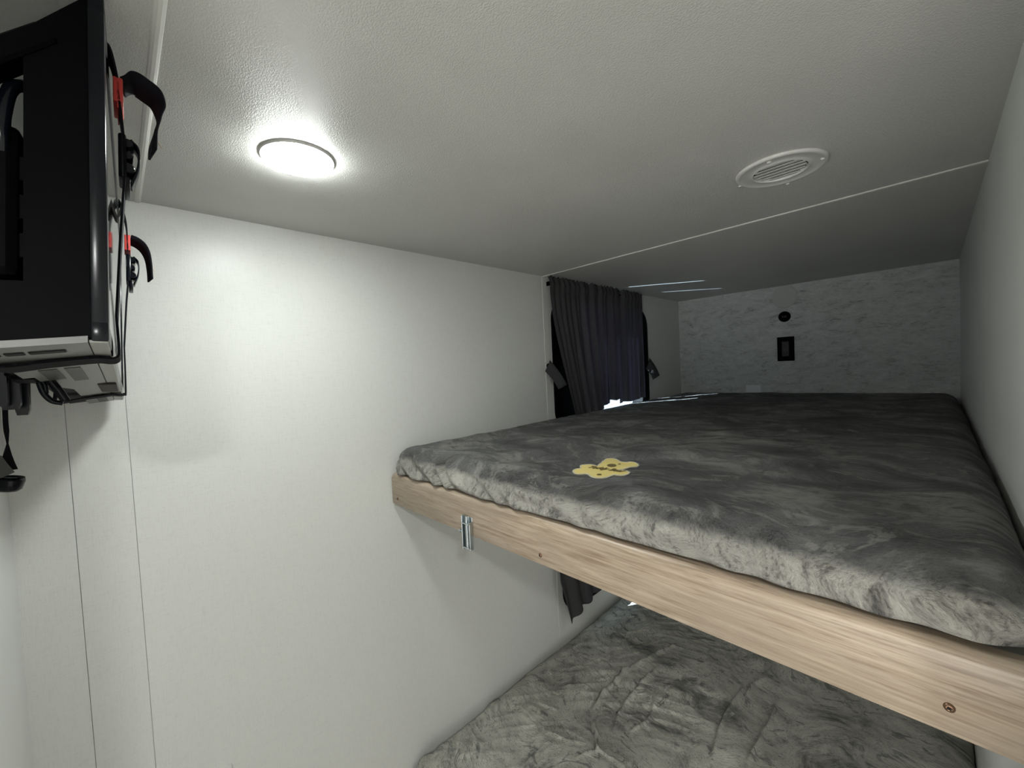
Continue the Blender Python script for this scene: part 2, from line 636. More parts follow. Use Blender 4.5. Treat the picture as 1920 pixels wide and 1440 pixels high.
for i, (z0, z1) in enumerate(WINS):
    outer = rrect(1.206, 1.950, z0 - 0.03, z1 + 0.03, 0.085)
    inner = rrect(WY0 + 0.004, WY1 - 0.004, z0 + 0.006, z1 - 0.006, 0.060)
    rings = []
    bm = bmesh.new()
    for pts, xx in ((outer, XA), (outer, XA + 0.008), (None, XA + 0.013), (inner, XA + 0.011), (inner, XA - TW + 0.004), (outer, XA - TW - 0.002)):
        if pts is None:
            pts = [(a[0] * 0.75 + b[0] * 0.25, a[1] * 0.75 + b[1] * 0.25) for a, b in zip(outer, inner)]
        rings.append([bm.verts.new((xx, p[0], p[1])) for p in pts])
    n = len(outer)
    for a, b in zip(rings, rings[1:]):
        for k in range(n):
            bm.faces.new((a[k], a[(k + 1) % n], b[(k + 1) % n], b[k]))
    w = obj('window_%d' % (i + 1), bm, M['black']); w['kind'] = 'structure'
    bm = bmesh.new()
    box(bm, (XA - 0.034, WY0 - 0.002, z0 - 0.002), (XA - 0.030, WY1 + 0.002, z1 + 0.002))
    obj('pane', bm, M['glass'], w)
    bm = bmesh.new()
    box(bm, (XA - 0.036, (WY0 + WY1) / 2 - 0.012, z0), (XA - 0.022, (WY0 + WY1) / 2 + 0.012, z1))
    if i == 1:
        obj('mullion', bm, M['black'], w)
    else:
        bm.free()


# ------------------------------------------------------------------ curtains
def curtain_panel(y0, y1, ztop, hem, nfold, x_of, spread, seed, ny=110, nz=70, flat=(0, 0)):
    """gathered cloth panel facing +x. hem(t) height of the hem, spread(t, s) sideways shift"""
    rnd = random.Random(seed)
    ph = [rnd.uniform(0, 6.28) for _ in range(6)]
    verts = []
    for j in range(nz + 1):
        s = j / nz
        for i in range(ny + 1):
            t = i / ny
            z = ztop + (hem(t) - ztop) * s
            gather = math.exp(-((s - 0.105) / 0.035) ** 2)
            head = 1.0 if s < 0.105 else 0.0
            amp = 0.0045 + 0.0075 * min(1, s * 1.6)
            f = math.sin(t * nfold * 6.283 + ph[0] + 0.9 * math.sin(t * 5 + ph[1])) * amp * (0.55 + 0.45 * math.sin(t * 7 + ph[2] + s * 1.2))
            f += math.sin(t * nfold * 2.3 * 6.283 + ph[3]) * 0.0028 * (1 - 0.6 * s) * (1 - 0.6 * gather)
            f += 0.0055 * math.exp(-((s - 0.055) / 0.030) ** 2)          # rod inside the sleeve
            if s < 0.03:
                z += 0.0035 * math.sin(t * nfold * 3.1 * 6.283 + ph[4]) * (1 - s / 0.03)
            fl = 1.0
            if flat[0]: fl *= min(1, t / flat[0])
            if flat[1]: fl *= min(1, (1 - t) / flat[1])
            f *= fl
            verts.append((x_of(t, s) + f, y0 + (y1 - y0) * t + spread(t, s) + 0.003 * math.sin(s * 9 + t * 30 + ph[5]) * s, z))
    faces = []
    for j in range(nz):
        for i in range(ny):
            a = j * (ny + 1) + i
            faces.append((a, a + 1, a + ny + 2, a + ny + 1))
    me = bpy.data.meshes.new('curtain_panel')
    me.from_pydata(verts, [], faces)
    bm = bmesh.new(); bm.from_mesh(me)
    bmesh.ops.solidify(bm, geom=bm.faces[:], thickness=0.0011)
    bm.to_mesh(me); bm.free()
    return me


CX = XA + 0.030
ct = thing('curtain', (CX, 1.53, -0.19), 'dark charcoal curtain gathered on a rod over the upper bunk window', 'curtain')


def hem_l(t):
    return -0.190 + 0.002 * math.sin(t * 9) + 0.022 * max(0, (t - 0.72) / 0.28)


def hem_m(t):
    return -0.158 + 0.003 * math.sin(t * 8)


def hem_r(t):
    return -0.180 + 0.003 * math.sin(t * 11) + 0.012 * t


def ss(t, a, b):
    u = min(1, max(0, (t - a) / (b - a)))
    return u * u * (3 - 2 * u)


me = curtain_panel(1.163, 1.530, 0.3355, hem_l, 5, lambda t, s: CX + 0.035 * s * (1 - t) + 0.008 * s,
                   lambda t, s: 0.105 * max(0, s - 0.25) ** 1.25 * (1 - t) ** 1.2 - 0.004 * s * t, 3)
finish('curtain_panel', me, M['cloth'], ct, True)
me = curtain_panel(1.520, 1.636, 0.3350, hem_m, 1.6, lambda t, s: CX + 0.007, lambda t, s: 0.0, 12, ny=40, flat=(0, 0.35))
finish('curtain_panel', me, M['cloth'], ct, True)
me = curtain_panel(1.640, 1.876, 0.3345, hem_r, 3.2, lambda t, s: CX - 0.007 * (1 - ss(t, 0.1, 0.3)) - 0.008 * ss(t, 0.86, 1.0),
                   lambda t, s: 0.0, 8, flat=(0.15, 0.12))
finish('curtain_panel', me, M['cloth'], ct, True)
bm = bmesh.new(); tube(bm, [(CX - 0.008, 1.178, 0.314), (CX - 0.008, 1.862, 0.312)], 0.0035, 10)
obj('rod', bm, M['black'], ct)
for y in (1.190, 1.850):
    bm = bmesh.new(); box(bm, (XA, y - 0.003, 0.306), (CX - 0.006, y + 0.003, 0.322), 0.002, 1)
    obj('bracket', bm, M['black'], ct)

# tie-back straps beside the window
def tie(name_label, pts, xs, lit):
    P = [hit(px, py, 0, x) for (px, py), x in zip(pts, xs)]
    bm = bmesh.new()
    a, b, c, d = P      # a,b = fixed end; c,d = loose end
    n = 8
    rows = []
    for k in range(n + 1):
        t = k / n
        p = a.lerp(d, t); q = b.lerp(c, t)
        bulge = math.sin(t * math.pi) * 0.006
        rows.append((p + Vector((bulge, 0, 0)), q + Vector((bulge, 0, 0))))
    vf = [[bm.verts.new(p), bm.verts.new(p.lerp(q, 0.5) + Vector((0.002, 0, 0))), bm.verts.new(q)] for p, q in rows]
    for k in range(n):
        for m in range(2):
            bm.faces.new((vf[k][m], vf[k][m + 1], vf[k + 1][m + 1], vf[k + 1][m]))
    bmesh.ops.solidify(bm, geom=bm.faces[:], thickness=0.004)
    return bm


t1 = thing('curtain_tie', (XA, 1.215, -0.06), 'grey cloth tie-back strap on the left side of the upper window', 'tie-back')
obj('strap', tie('', ((1031, 675), (1022, 696), (1047, 730), (1063, 721)), (XA + 0.016, XA + 0.016, XA + 0.062, XA + 0.066), 0), M['tie'], t1, True)
bm = bmesh.new(); lathe(bm, [(0.0, 0.022), (0.006, 0.021), (0.009, 0.017), (0.009, 0.0)], 16, basis(hit(1027, 686, 0, XA), (0, 1, 0), (0, 0, 1), (1, 0, 0)))
obj('snap_button', bm, M['black'], t1, True)
t2 = thing('curtain_tie', (XA, 1.965, -0.04), 'grey cloth tie-back strap on the right side of the upper window, edges lit', 'tie-back')
obj('strap', tie('', ((1218, 671), (1211, 691), (1224, 712), (1237, 704)), (XA + 0.016, XA + 0.016, XA + 0.055, XA + 0.050), 0), M['tie'], t2, True)
bm = bmesh.new(); lathe(bm, [(0.0, 0.022), (0.006, 0.021), (0.009, 0.017), (0.009, 0.0)], 16, basis(hit(1216, 682, 0, XA), (0, 1, 0), (0, 0, 1), (1, 0, 0)))
obj('snap_button', bm, M['black'], t2, True)

# lower window curtain, its corner shows under the rail
ct2 = thing('curtain', (CX, 1.575, -0.96), 'black curtain over the lower bunk window, showing below the wooden rail', 'curtain')


def hem_low(t):
    return -0.985 + 0.055 * min(1, max(0, t - 0.03) * 2.6) + 0.006 * math.sin(t * 12)


me = curtain_panel(1.150, 1.600, -0.385, hem_low, 5, lambda t, s: XA + 0.026 + 0.02 * s,
                   lambda t, s: 0.045 * max(0, s - 0.70) / 0.30 * (1 - t) ** 2, 5)
finish('curtain_panel', me, M['cloth'], ct2, True)
me = curtain_panel(1.603, 1.950, -0.385, lambda t: -0.968, 4, lambda t, s: XA + 0.03, lambda t, s: 0.0, 6)
finish('curtain_panel', me, M['cloth'], ct2, True)
bm = bmesh.new(); tube(bm, [(XA + 0.028, 1.18, -0.418), (XA + 0.028, 1.955, -0.418)], 0.005, 10)
obj('rod', bm, M['black'], ct2)


# ------------------------------------------------------------------ mattresses
def vnoise(x, y, seed):
    rs = np.random.RandomState(seed)
    g = rs.rand(64, 64)
    xi = np.floor(x).astype(int); yi = np.floor(y).astype(int)
    fx = x - xi; fy = y - yi
    fx = fx * fx * (3 - 2 * fx); fy = fy * fy * (3 - 2 * fy)
    a = g[xi % 64, yi % 64]; b = g[(xi + 1) % 64, yi % 64]
    c = g[xi % 64, (yi + 1) % 64]; d = g[(xi + 1) % 64, (yi + 1) % 64]
    return (a * (1 - fx) + b * fx) * (1 - fy) + (c * (1 - fx) + d * fx) * fy - 0.5


def fbm(x, y, seed, o=4):
    s = 0; a = 1
    for k in range(o):
        s = s + a * vnoise(x * 2 ** k + 7.3 * k, y * 2 ** k + 3.1 * k, seed + k); a *= 0.5
    return s


def fold(x, y, pts, w, h, sharp=1.0):
    """ridge along a polyline in plan, fading at both ends"""
    best = np.full(x.shape, 1e9); tt = np.zeros(x.shape)
    L = 0; seg = []
    for (ax, ay), (bx, by) in zip(pts, pts[1:]):
        l = math.hypot(bx - ax, by - ay); seg.append((L, l)); L += l
    for ((ax, ay), (bx, by)), (l0, l) in zip(zip(pts, pts[1:]), seg):
        t = np.clip(((x - ax) * (bx - ax) + (y - ay) * (by - ay)) / (l * l), 0, 1)
        d = np.hypot(x - ax - t * (bx - ax), y - ay - t * (by - ay))
        m = d < best
        best = np.where(m, d, best); tt = np.where(m, (l0 + t * l) / L, tt)
    fade = np.clip(tt * 5, 0, 1) * np.clip((1 - tt) * 5, 0, 1)
    return h * np.exp(-(best / w) ** 2) * fade


def mattress(name, x0, x1, y0, y1, top, r, side, step, extra, mat, parent, name_seed=1):
    def axis(a, b):
        n = int((b - a - 2 * r) / step)
        flat = np.linspace(a + r, b - r, n)
        na = 14; ns = max(2, int(side / step))
        arcs = np.linspace(0, r * math.pi / 2, na + 1)[1:]
        vert = r * math.pi / 2 + np.linspace(0, side, ns + 1)[1:]
        e = np.concatenate([arcs, vert])
        pos = np.concatenate([np.full(len(e), a + r), flat, np.full(len(e), b - r)])
        ex = np.concatenate([-e[::-1], np.zeros(n), e])
        return pos, ex
    px, ex = axis(x0, x1); py, ey = axis(y0, y1)
    PX, PY = np.meshgrid(px, py, indexing='ij'); EX, EY = np.meshgrid(ex, ey, indexing='ij')
    m = np.maximum(abs(EX), abs(EY)); hyp = np.hypot(EX, EY) + 1e-12
    dx, dy = EX / hyp, EY / hyp
    q = r * math.pi / 2
    H = np.where(m < q, r * np.sin(np.minimum(m, q) / r), r)
    D = np.where(m < q, r * (1 - np.cos(np.minimum(m, q) / r)), r + (m - q))
    X = PX + dx * H; Y = PY + dy * H; Z = top(X, Y) - D
    ang = np.minimum(m, q) / r
    NX, NY, NZ = dx * np.sin(ang), dy * np.sin(ang), np.cos(ang)
    disp = extra(X, Y, Z, m, dx, dy, D)
    X = X + NX * disp; Y = Y + NY * disp; Z = Z + NZ * disp
    nx, ny = X.shape
    V = np.stack([X, Y, Z], -1).reshape(-1, 3)
    idx = np.arange(nx * ny).reshape(nx, ny)
    F = np.stack([idx[:-1, :-1], idx[1:, :-1], idx[1:, 1:], idx[:-1, 1:]], -1).reshape(-1, 4)
    ring = list(idx[:, 0]) + list(idx[-1, 1:]) + list(idx[-2::-1, -1]) + list(idx[0, -2:0:-1])
    faces = F.tolist() + [[int(i) for i in ring[::-1]]]
    me = bpy.data.meshes.new(name)
    me.from_pydata(V.tolist(), [], faces)
    return me, (X, Y, Z)


# --- upper mattress
def top_u(x, y):
    return -0.196 + 0.018 * np.clip((y - 0.55) / 1.79, 0, 1) + 0.006 * np.clip((x + 1) / 1.07, 0, 1) + 0.003 * fbm(x * 3, y * 3, 5, 2)


def extra_u(x, y, z, m, dx, dy, D):
    d = 0.0022 * fbm(x * 9, y * 9, 11, 3) + 0.0009 * fbm(x * 60, y * 60, 21, 2)
    # soft drag folds running in from the window-side edge
    for k, (ax, ay, bx, by, w, h) in enumerate((
            (-0.99, 0.62, -0.72, 1.02, .014, .004), (-0.95, 0.60, -0.62, 0.92, .012, .0045), (-0.98, 0.72, -0.80, 1.15, .016, .004),
            (-0.90, 0.60, -0.66, 0.76, .010, .004), (-0.60, 1.35, -0.10, 1.30, .016, .004), (-0.45, 1.05, -0.05, 0.98, .012, .003),
            (-0.20, 1.60, 0.02, 1.45, .02, .005), (-0.5, 1.75, -0.2, 1.85, .02, .006))):
        d = d + fold(x, y, [(ax, ay), ((ax + bx) / 2 + 0.02, (ay + by) / 2 - 0.01), (bx, by)], w, h)
    cl = np.clip(fbm(x * 3.1 + 1, y * 3.1, 231, 2) * 2.0 + 0.2, 0, 1)
    rg = (1 - np.abs(2 * vnoise((x + y * 0.3) * 9 + 3, (y - x * 0.3) * 30, 251))) ** 3
    d = d + cl * 0.0026 * rg
    # gathers over the front side: slanting puckers, strongest at the left corner
    front = np.clip((0.60 - y) / 0.05, 0, 1)
    u = x * 1.0 - D * 2.4
    corner = 0.35 + 0.9 * np.exp(-((x + 0.88) / 0.22) ** 2)
    puck = np.sin(u * 62 + 2.2 * fbm(x * 5, x * 0 + 2.0, 31, 2) * 6)
    d = d + front * corner * 0.0062 * puck * np.clip(D / 0.02, 0, 1)
    d = d + front * 0.006 * fbm(x * 7 + 2, D * 30, 41, 3)
    return d


um = thing('mattress', (-0.47, 1.43, -0.262), 'upper bunk mattress in dark grey plush sheet with a yellow patch', 'mattress')
me, SURF = mattress('cover', XA + 0.012, XC - 0.004, 0.514, YB - 0.008, top_u, 0.048, 0.0145, 0.0045, extra_u, None, None)
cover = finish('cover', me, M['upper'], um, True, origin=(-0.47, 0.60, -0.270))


def surf_z(x, y):
    X, Y, Z = SURF
    k = np.argmin((X - x) ** 2 + (Y - y) ** 2)
    return float(Z.flat[k])


# --- yellow bear patch sewn on the cover
def on_top(px, py, lift=0.0):
    z = -0.197
    for _ in range(4):
        p = hit(px, py, 2, z)
        z = surf_z(p.x, p.y) + lift
    p = hit(px, py, 2, z)
    return p


OUT = [(65, 405), (85, 372), (130, 348), (200, 330), (290, 325), (270, 290), (272, 255), (310, 228), (400, 222), (480, 214), (560, 215), (660, 235), (740, 262),
       (775, 225), (830, 185), (870, 160), (875, 130), (920, 110), (980, 65), (1030, 50), (1100, 45), (1180, 50), (1250, 65), (1300, 90), (1340, 118), (1400, 142), (1480, 152),
       (1560, 155), (1640, 140), (1730, 148), (1790, 162), (1850, 200), (1880, 240), (1830, 265), (1700, 275), (1620, 290), (1560, 310), (1480, 332), (1400, 345), (1310, 360),
       (1440, 372), (1560, 395), (1630, 430), (1590, 475), (1480, 508), (1370, 515), (1290, 505), (1210, 495), (1130, 520), (1060, 548), (1000, 565), (850, 585), (700, 580), (630, 568), (570, 550), (530, 520), (500, 490), (450, 472), (400, 465), (300, 475), (180, 475), (110, 455)]


def pz(a):
    return (1070 + a[0] / 14.77, 858 + a[1] / 14.77)


outl = [on_top(*pz(a)) for a in OUT]
cen = sum(outl, Vector()) / len(outl)


def flat_piece(bm, pts, lift, th):
    lo = [bm.verts.new((p.x, p.y, p.z + lift)) for p in pts]
    hi = [bm.verts.new((p.x, p.y, p.z + lift + th)) for p in pts]
    n = len(pts)
    bmesh.ops.triangulate(bm, faces=[bm.faces.new(hi)])
    for k in range(n):
        bm.faces.new((lo[k], lo[(k + 1) % n], hi[(k + 1) % n], hi[k]))


bm = bmesh.new(); flat_piece(bm, outl, -0.001, 0.0026)
patch = obj('patch', bm, M['patch'], cover, origin=cen)
patch['label'] = 'yellow bear-shaped felt patch with brown script lettering'
bm = bmesh.new()
lp = [p + Vector((0, 0, 0.0014)) for p in outl]
ribbon(bm, lp, (0, 0, 1), 0.0012, 0.0026, closed=True)
# merged into the patch piece's own border band (second material of the patch)
tmp = bpy.data.meshes.new('tmp'); bm.to_mesh(tmp); bm.free()
tmp.transform(Matrix.Translation(Vector((0, 0, ZO)) - world_loc(patch)))
bm = bmesh.new(); bm.from_mesh(patch.data); nf = len(bm.faces); bm.from_mesh(tmp)
bm.faces.ensure_lookup_table()
for f in bm.faces[nf:]:
    f.material_index = 1


def add_oval(cx, cy, rx, ry):
    pts = [on_top(*pz((cx + rx * math.cos(a * math.pi / 8), cy + ry * math.sin(a * math.pi / 8)))) for a in range(16)]
    off = Vector((0, 0, ZO)) - world_loc(patch)
    vs = [bm.verts.new(p + off + Vector((0, 0, 0.0022))) for p in pts]
    f = bm.faces.new(vs); f.material_index = 2
    f.normal_update()
    if f.normal.z < 0: f.normal_flip()


add_oval(1138, 245, 130, 42); add_oval(1350, 210, 42, 14); add_oval(790, 498, 70, 18)
bm.to_mesh(patch.data); bm.free()
patch.data.materials.append(M['patchrim']); patch.data.materials.append(M['brown'])


def lettering(txt, p0, p1, size, mat, parent_patch):
    cu = bpy.data.curves.new('lettering', 'FONT')
    cu.body = txt; cu.size = 1.0; cu.shear = 0.35; cu.extrude = 0.01; cu.offset = 0.012
    o = bpy.data.objects.new('tmp_text', cu)
    COL.objects.link(o)
    dg = bpy.context.evaluated_depsgraph_get()
    me = bpy.data.meshes.new_from_object(o.evaluated_get(dg))
    bpy.data.objects.remove(o)
    xs = [v.co.x for v in me.vertices]
    w = max(xs) - min(xs)
    a = on_top(*pz(p0)); b = on_top(*pz(p1))
    ex = (b - a); L = ex.length; ex.normalize()
    ez = Vector((0, 0, 1)); ey = ez.cross(ex).normalized()
    s = L / w
    m = basis(a + Vector((0, 0, 0.0026)), ex * s, ey * size, ez * 0.02)
    me.transform(m)
    return me


la = lettering('Teddy Bear', (440, 310), (1420, 440), 0.0235, None, None)
lb = lettering('soft & sweet', (400, 360), (1050, 468), 0.009, None, None) if False else None
# the script line is stitched into the patch: same piece, brown thread
bm = bmesh.new(); bm.from_mesh(patch.data); nf = len(bm.faces)
la.transform(Matrix.Translation(Vector((0, 0, ZO)) - world_loc(patch)))
bm.from_mesh(la); bm.faces.ensure_lookup_table()
for f in bm.faces[nf:]:
    f.material_index = 2
bm.to_mesh(patch.data); bm.free()


# --- lower mattress
ZL = -1.054


def top_l(x, y):
    return ZL + 0.008 * fbm(x * 2.4, y * 2.4, 15, 2) + 0 * x


def lowpt(px, py):
    p = hit(px, py, 2, ZL); return (p.x, p.y)


FOLDS = []
for pts, w, h in (
        ([(905, 1370), (960, 1368), (1010, 1362), (1060, 1372), (1110, 1392)], .007, .007),
        ([(1000, 1352), (1020, 1370), (1062, 1392), (1108, 1394)], .006, .006),
        ([(1040, 1388), (1010, 1412), (985, 1438)], .007, .007),
        ([(1110, 1350), (1122, 1385), (1120, 1420)], .006, .008),
        ([(1080, 1420), (1120, 1408), (1170, 1436)], .008, .007),
        ([(1105, 1340), (1135, 1300), (1170, 1265), (1225, 1235), (1275, 1205)], .010, .010),
        ([(1150, 1375), (1165, 1335), (1190, 1300), (1235, 1250)], .012, .008),
        ([(960, 1325), (985, 1335), (1000, 1350)], .006, .005), ([(975, 1318), (1005, 1328), (1030, 1345)], .006, .005),
        ([(995, 1312), (1020, 1322), (1045, 1335)], .006, .0045), ([(1000, 1350), (1030, 1356), (1060, 1352)], .005, .004),
        ([(1100, 1275), (1130, 1278), (1165, 1270)], .006, .0045), ([(1110, 1215), (1160, 1218), (1215, 1208), (1260, 1195)], .006, .004),
        ([(1115, 1228), (1165, 1232), (1225, 1222)], .006, .004), ([(1105, 1200), (1155, 1204), (1205, 1196)], .006, .004),
        ([(1120, 1185), (1170, 1190), (1225, 1180)], .006, .0035), ([(1045, 1235), (1080, 1212), (1095, 1205)], .006, .004),
        ([(1060, 1262), (1090, 1248), (1140, 1236)], .006, .004),
        ([(1395, 1285), (1370, 1330), (1350, 1370), (1335, 1430)], .008, .007),
        ([(1455, 1310), (1448, 1345), (1425, 1390), (1400, 1438)], .010, .009),
        ([(1440, 1270), (1410, 1285), (1400, 1310)], .008, .006), ([(1230, 1310), (1222, 1350), (1180, 1376)], .008, .005)):
    FOLDS.append(([lowpt(*p) for p in pts], w, h))


def extra_l(x, y, z, m, dx, dy, D):
    d = 0.0035 * fbm(x * 8, y * 8, 51, 3) + 0.0014 * fbm(x * 34, y * 34, 61, 3)
    wx = x + 0.008 * fbm(x * 22, y * 22, 71, 2); wy = y + 0.008 * fbm(x * 22 + 9, y * 22, 81, 2)
    for pts, w, h in FOLDS:
        d = d + fold(wx, wy, pts, w * 0.62, h * 1.6) - fold(wx + 0.009, wy + 0.005, pts, w * 0.7, h * 0.9)
    # crinkles in clusters
    cl = np.clip(fbm(x * 3.3 + 4, y * 3.3, 131, 2) * 2.2 + 0.35, 0, 1)
    ang = 0.6 + 1.2 * fbm(x * 1.3, y * 1.3, 141, 1)
    u = x * np.cos(ang) + y * np.sin(ang); v = -x * np.sin(ang) + y * np.cos(ang)
    rg = (1 - np.abs(2 * vnoise(u * 11 + 3, v * 38, 151))) ** 3
    rg2 = (1 - np.abs(2 * vnoise(u * 24 + 3, v * 70, 161))) ** 3
    d = d + cl * (0.0068 * rg + 0.0028 * rg2)
    front = np.clip((0.60 - y) / 0.05, 0, 1)
    d = d + front * 0.005 * fbm(x * 14, D * 20, 91, 3)
    return d


lm = thing('mattress', (-0.47, 1.42, -1.16), 'lower bunk mattress in wrinkled grey plush sheet, below the wooden rail', 'mattress')
me, _ = mattress('cover', XA + 0.002, XC - 0.002, 0.500, YB - 0.008, top_l, 0.070, 0.035, 0.0036, extra_l, None, None)
finish('cover', me, M['lower'], lm, True, origin=(-0.47, 0.60, -1.165))

# lower bunk box under the mattress
bb = thing('storage_bed', (-0.47, 1.42, FL), 'white storage base carrying the lower mattress', 'bed base')
bm = bmesh.new(); box(bm, (XA + 0.002, 0.52, FL), (XC - 0.002, YB - 0.002, -1.178), 0.003, 1)
obj('box', bm, M['base'], bb)
bm = bmesh.new(); box(bm, (XA + 0.15, 0.505, FL + 0.06), (-0.15, 0.519, -1.22), 0.004, 2)
obj('door', bm, M['base'], bb)

# ------------------------------------------------------------------ upper bunk frame
fr = thing('bunk_bed', (-0.47, YR, -0.345), 'pale oak rail and deck of the upper bunk, under the plush mattress', 'bunk')
# rail: rounded front-top edge and rounded left end
bm = bmesh.new()
zt, zb = -0.2615, -0.3435
th = 0.021
prof = [(0, zb + 0.002), (0.002, zb)]
prof = [(0.0, zb + 0.0025), (0.0008, zb + 0.0008), (0.0025, zb), (th, zb), (th, zt)]
rr = 0.011
for k in range(9):
    a = math.radians(90 + 90 * k / 8)
    prof.append((rr + rr * math.cos(a), zt - rr + rr * math.sin(a)))
xs = []
xl = -1.0095
end_r = 0.010
secs = []
for k in range(7):
    a = math.radians(90 * k / 6)
    secs.append((xl + end_r * (1 - math.sin(a)), end_r * (1 - math.cos(a))))
secs = secs[::-1]
# sections from the far left end inward: x, shrink of the top
rings = []
for x, sh in secs[::1]:
    pass
sx = [(xl + end_r * (1 - math.cos(math.radians(a))), end_r * (1 - math.sin(math.radians(a)))) for a in range(0, 91, 15)]
sx += [(-0.9, 0.0), (-0.5, 0.0), (-0.2, 0.0), (XC - 0.001, 0.0)]
for x, sh in sx:
    rg = []
    for y, z in prof:
        zz = z - sh * max(0, (z - (zb + 0.03)) / (zt - zb - 0.03))
        rg.append(bm.verts.new((x, YR + y + sh * 0.15, zz)))
    rings.append(rg)
n = len(prof)
for a, b in zip(rings, rings[1:]):
    for k in range(n):
        bm.faces.new((a[k], a[(k + 1) % n], b[(k + 1) % n], b[k]))
bm.faces.new(rings[0]); bm.faces.new(rings[-1])
obj('rail', bm, M['wood'], fr, autosmooth=35)
bm = bmesh.new(); box(bm, (XA + 0.002, YR + th, -0.300), (XC - 0.001, YB - 0.002, -0.272), 0.002, 1)
obj('deck', bm, M['base'], fr)


def screw(px, py, r):
    p = hit(px, py, 1, YR)
    m = basis(p, (1, 0, 0), (0, 0, 1), (0, -1, 0))
    bm = bmesh.new()
    lathe(bm, [(r, -0.0004), (r, 0.0004), (r * 0.92, 0.0012), (r * 0.62, 0.0021), (r * 0.30, 0.0023), (r * 0.22, 0.0010), (0.0, 0.0008)], 24, m)
    s = obj('screw', bm, M['bronze'], fr, True, origin=p)
    bm = bmesh.new()
    for a in (0.5, 0.5 + math.pi / 2):
        box(bm, (-r * 0.5, -r * 0.10, 0.0018), (r * 0.5, r * 0.10, 0.00245), 0, 1, m @ Matrix.Rotation(a, 4, 'Z'))
    obj('cross_slot', bm, M['dark'], s, origin=p)


screw(746, 935, 0.0036); screw(1013.5, 1041, 0.0036); screw(1780, 1326.5, 0.0040)

# barrel-bolt latch hanging on the rail
lc = hit(880, 1000, 1, YR - 0.006)
lx = -0.678
bm = bmesh.new()
for a, b in (((lx - 0.011, YR - 0.0016, -0.372), (lx + 0.012, YR, -0.303)),):
    box(bm, a, b, 0.0006, 1)
# C-shaped channel sides
box(bm, (lx - 0.011, YR - 0.012, -0.372), (lx - 0.009, YR - 0.001, -0.300), 0.0006, 1)
box(bm, (lx + 0.0115, YR - 0.010, -0.370), (lx + 0.0135, YR - 0.001, -0.312), 0.0006, 1)
latch = obj('latch', bm, M['zinc'], fr, origin=(lx, YR, -0.34))
latch['label'] = 'zinc-plated barrel bolt latch'
bm = bmesh.new()
box(bm, (lx - 0.0085, YR - 0.014, -0.316), (lx + 0.0135, YR - 0.0015, -0.3135), 0.0008, 1)
obj('strap_band', bm, M['zinc'], latch); bm = bmesh.new()
box(bm, (lx - 0.0085, YR - 0.014, -0.3665), (lx + 0.0135, YR - 0.0015, -0.364), 0.0008, 1)
obj('strap_band', bm, M['zinc'], latch)
bm = bmesh.new()
tube(bm, [(lx + 0.002, YR - 0.0075, -0.3685), (lx + 0.002, YR - 0.0075, -0.300)], 0.0038, 14)
tube(bm, [(lx + 0.009, YR - 0.0062, -0.362), (lx + 0.009, YR - 0.0062, -0.316)], 0.0022, 10)
obj('bolt', bm, M['zinc'], latch, autosmooth=40)
bm = bmesh.new()
tube(bm, [(lx - 0.009, YR - 0.007, -0.336), (lx - 0.0195, YR - 0.0085, -0.3355)], 0.0019, 10)
tube(bm, [(lx - 0.0185, YR - 0.0085, -0.3355), (lx - 0.0230, YR - 0.0088, -0.3355)], 0.0034, 12)
obj('knob', bm, M['zinc'], latch, autosmooth=40)

# ------------------------------------------------------------------ ceiling lamp and vent
def ceiling_lamp(x, y, lens_mat, label, ZC=0.34):
    t = thing('ceiling_light', (x, y, ZC), label, 'light', 'round ceiling lights')
    m = basis((x, y, ZC), (1, 0, 0), (0, -1, 0), (0, 0, -1))
    bm = bmesh.new()
    lathe(bm, [(0.0, 0.0), (0.0522, 0.0), (0.0522, 0.0010), (0.0512, 0.0030), (0.0505, 0.0035), (0.0500, 0.0033), (0.0499, 0.0026), (0.0, 0.0024)], 64, m)
    obj('rim', bm, M['white'], t, autosmooth=35)
    bm = bmesh.new()
    lathe(bm, [(0.0499, 0.0027), (0.0498, 0.0036), (0.0475, 0.0066), (0.041, 0.0090), (0.032, 0.0100), (0.018, 0.0107), (0.0, 0.0110)], 64, m)
    o = obj('lens', bm, lens_mat, t, True)
    o['label'] = 'glowing white lens'
    return t


ceiling_lamp(-0.679, 0.2225, M['lens'], 'lit round flush ceiling light with glowing white lens above the near wall')
ceiling_lamp(0.45, -0.27, M['lens2'], 'unseen round ceiling light added in the passage for fill and a second rail shadow')  # added out of view: fill light and the rail's second shadow

ceiling_lamp(-0.22, 1.12, M['lens3'], 'unseen round light added under the upper bunk deck to brighten the lower mattress', -0.3005)  # added out of view to brighten the lower mattress

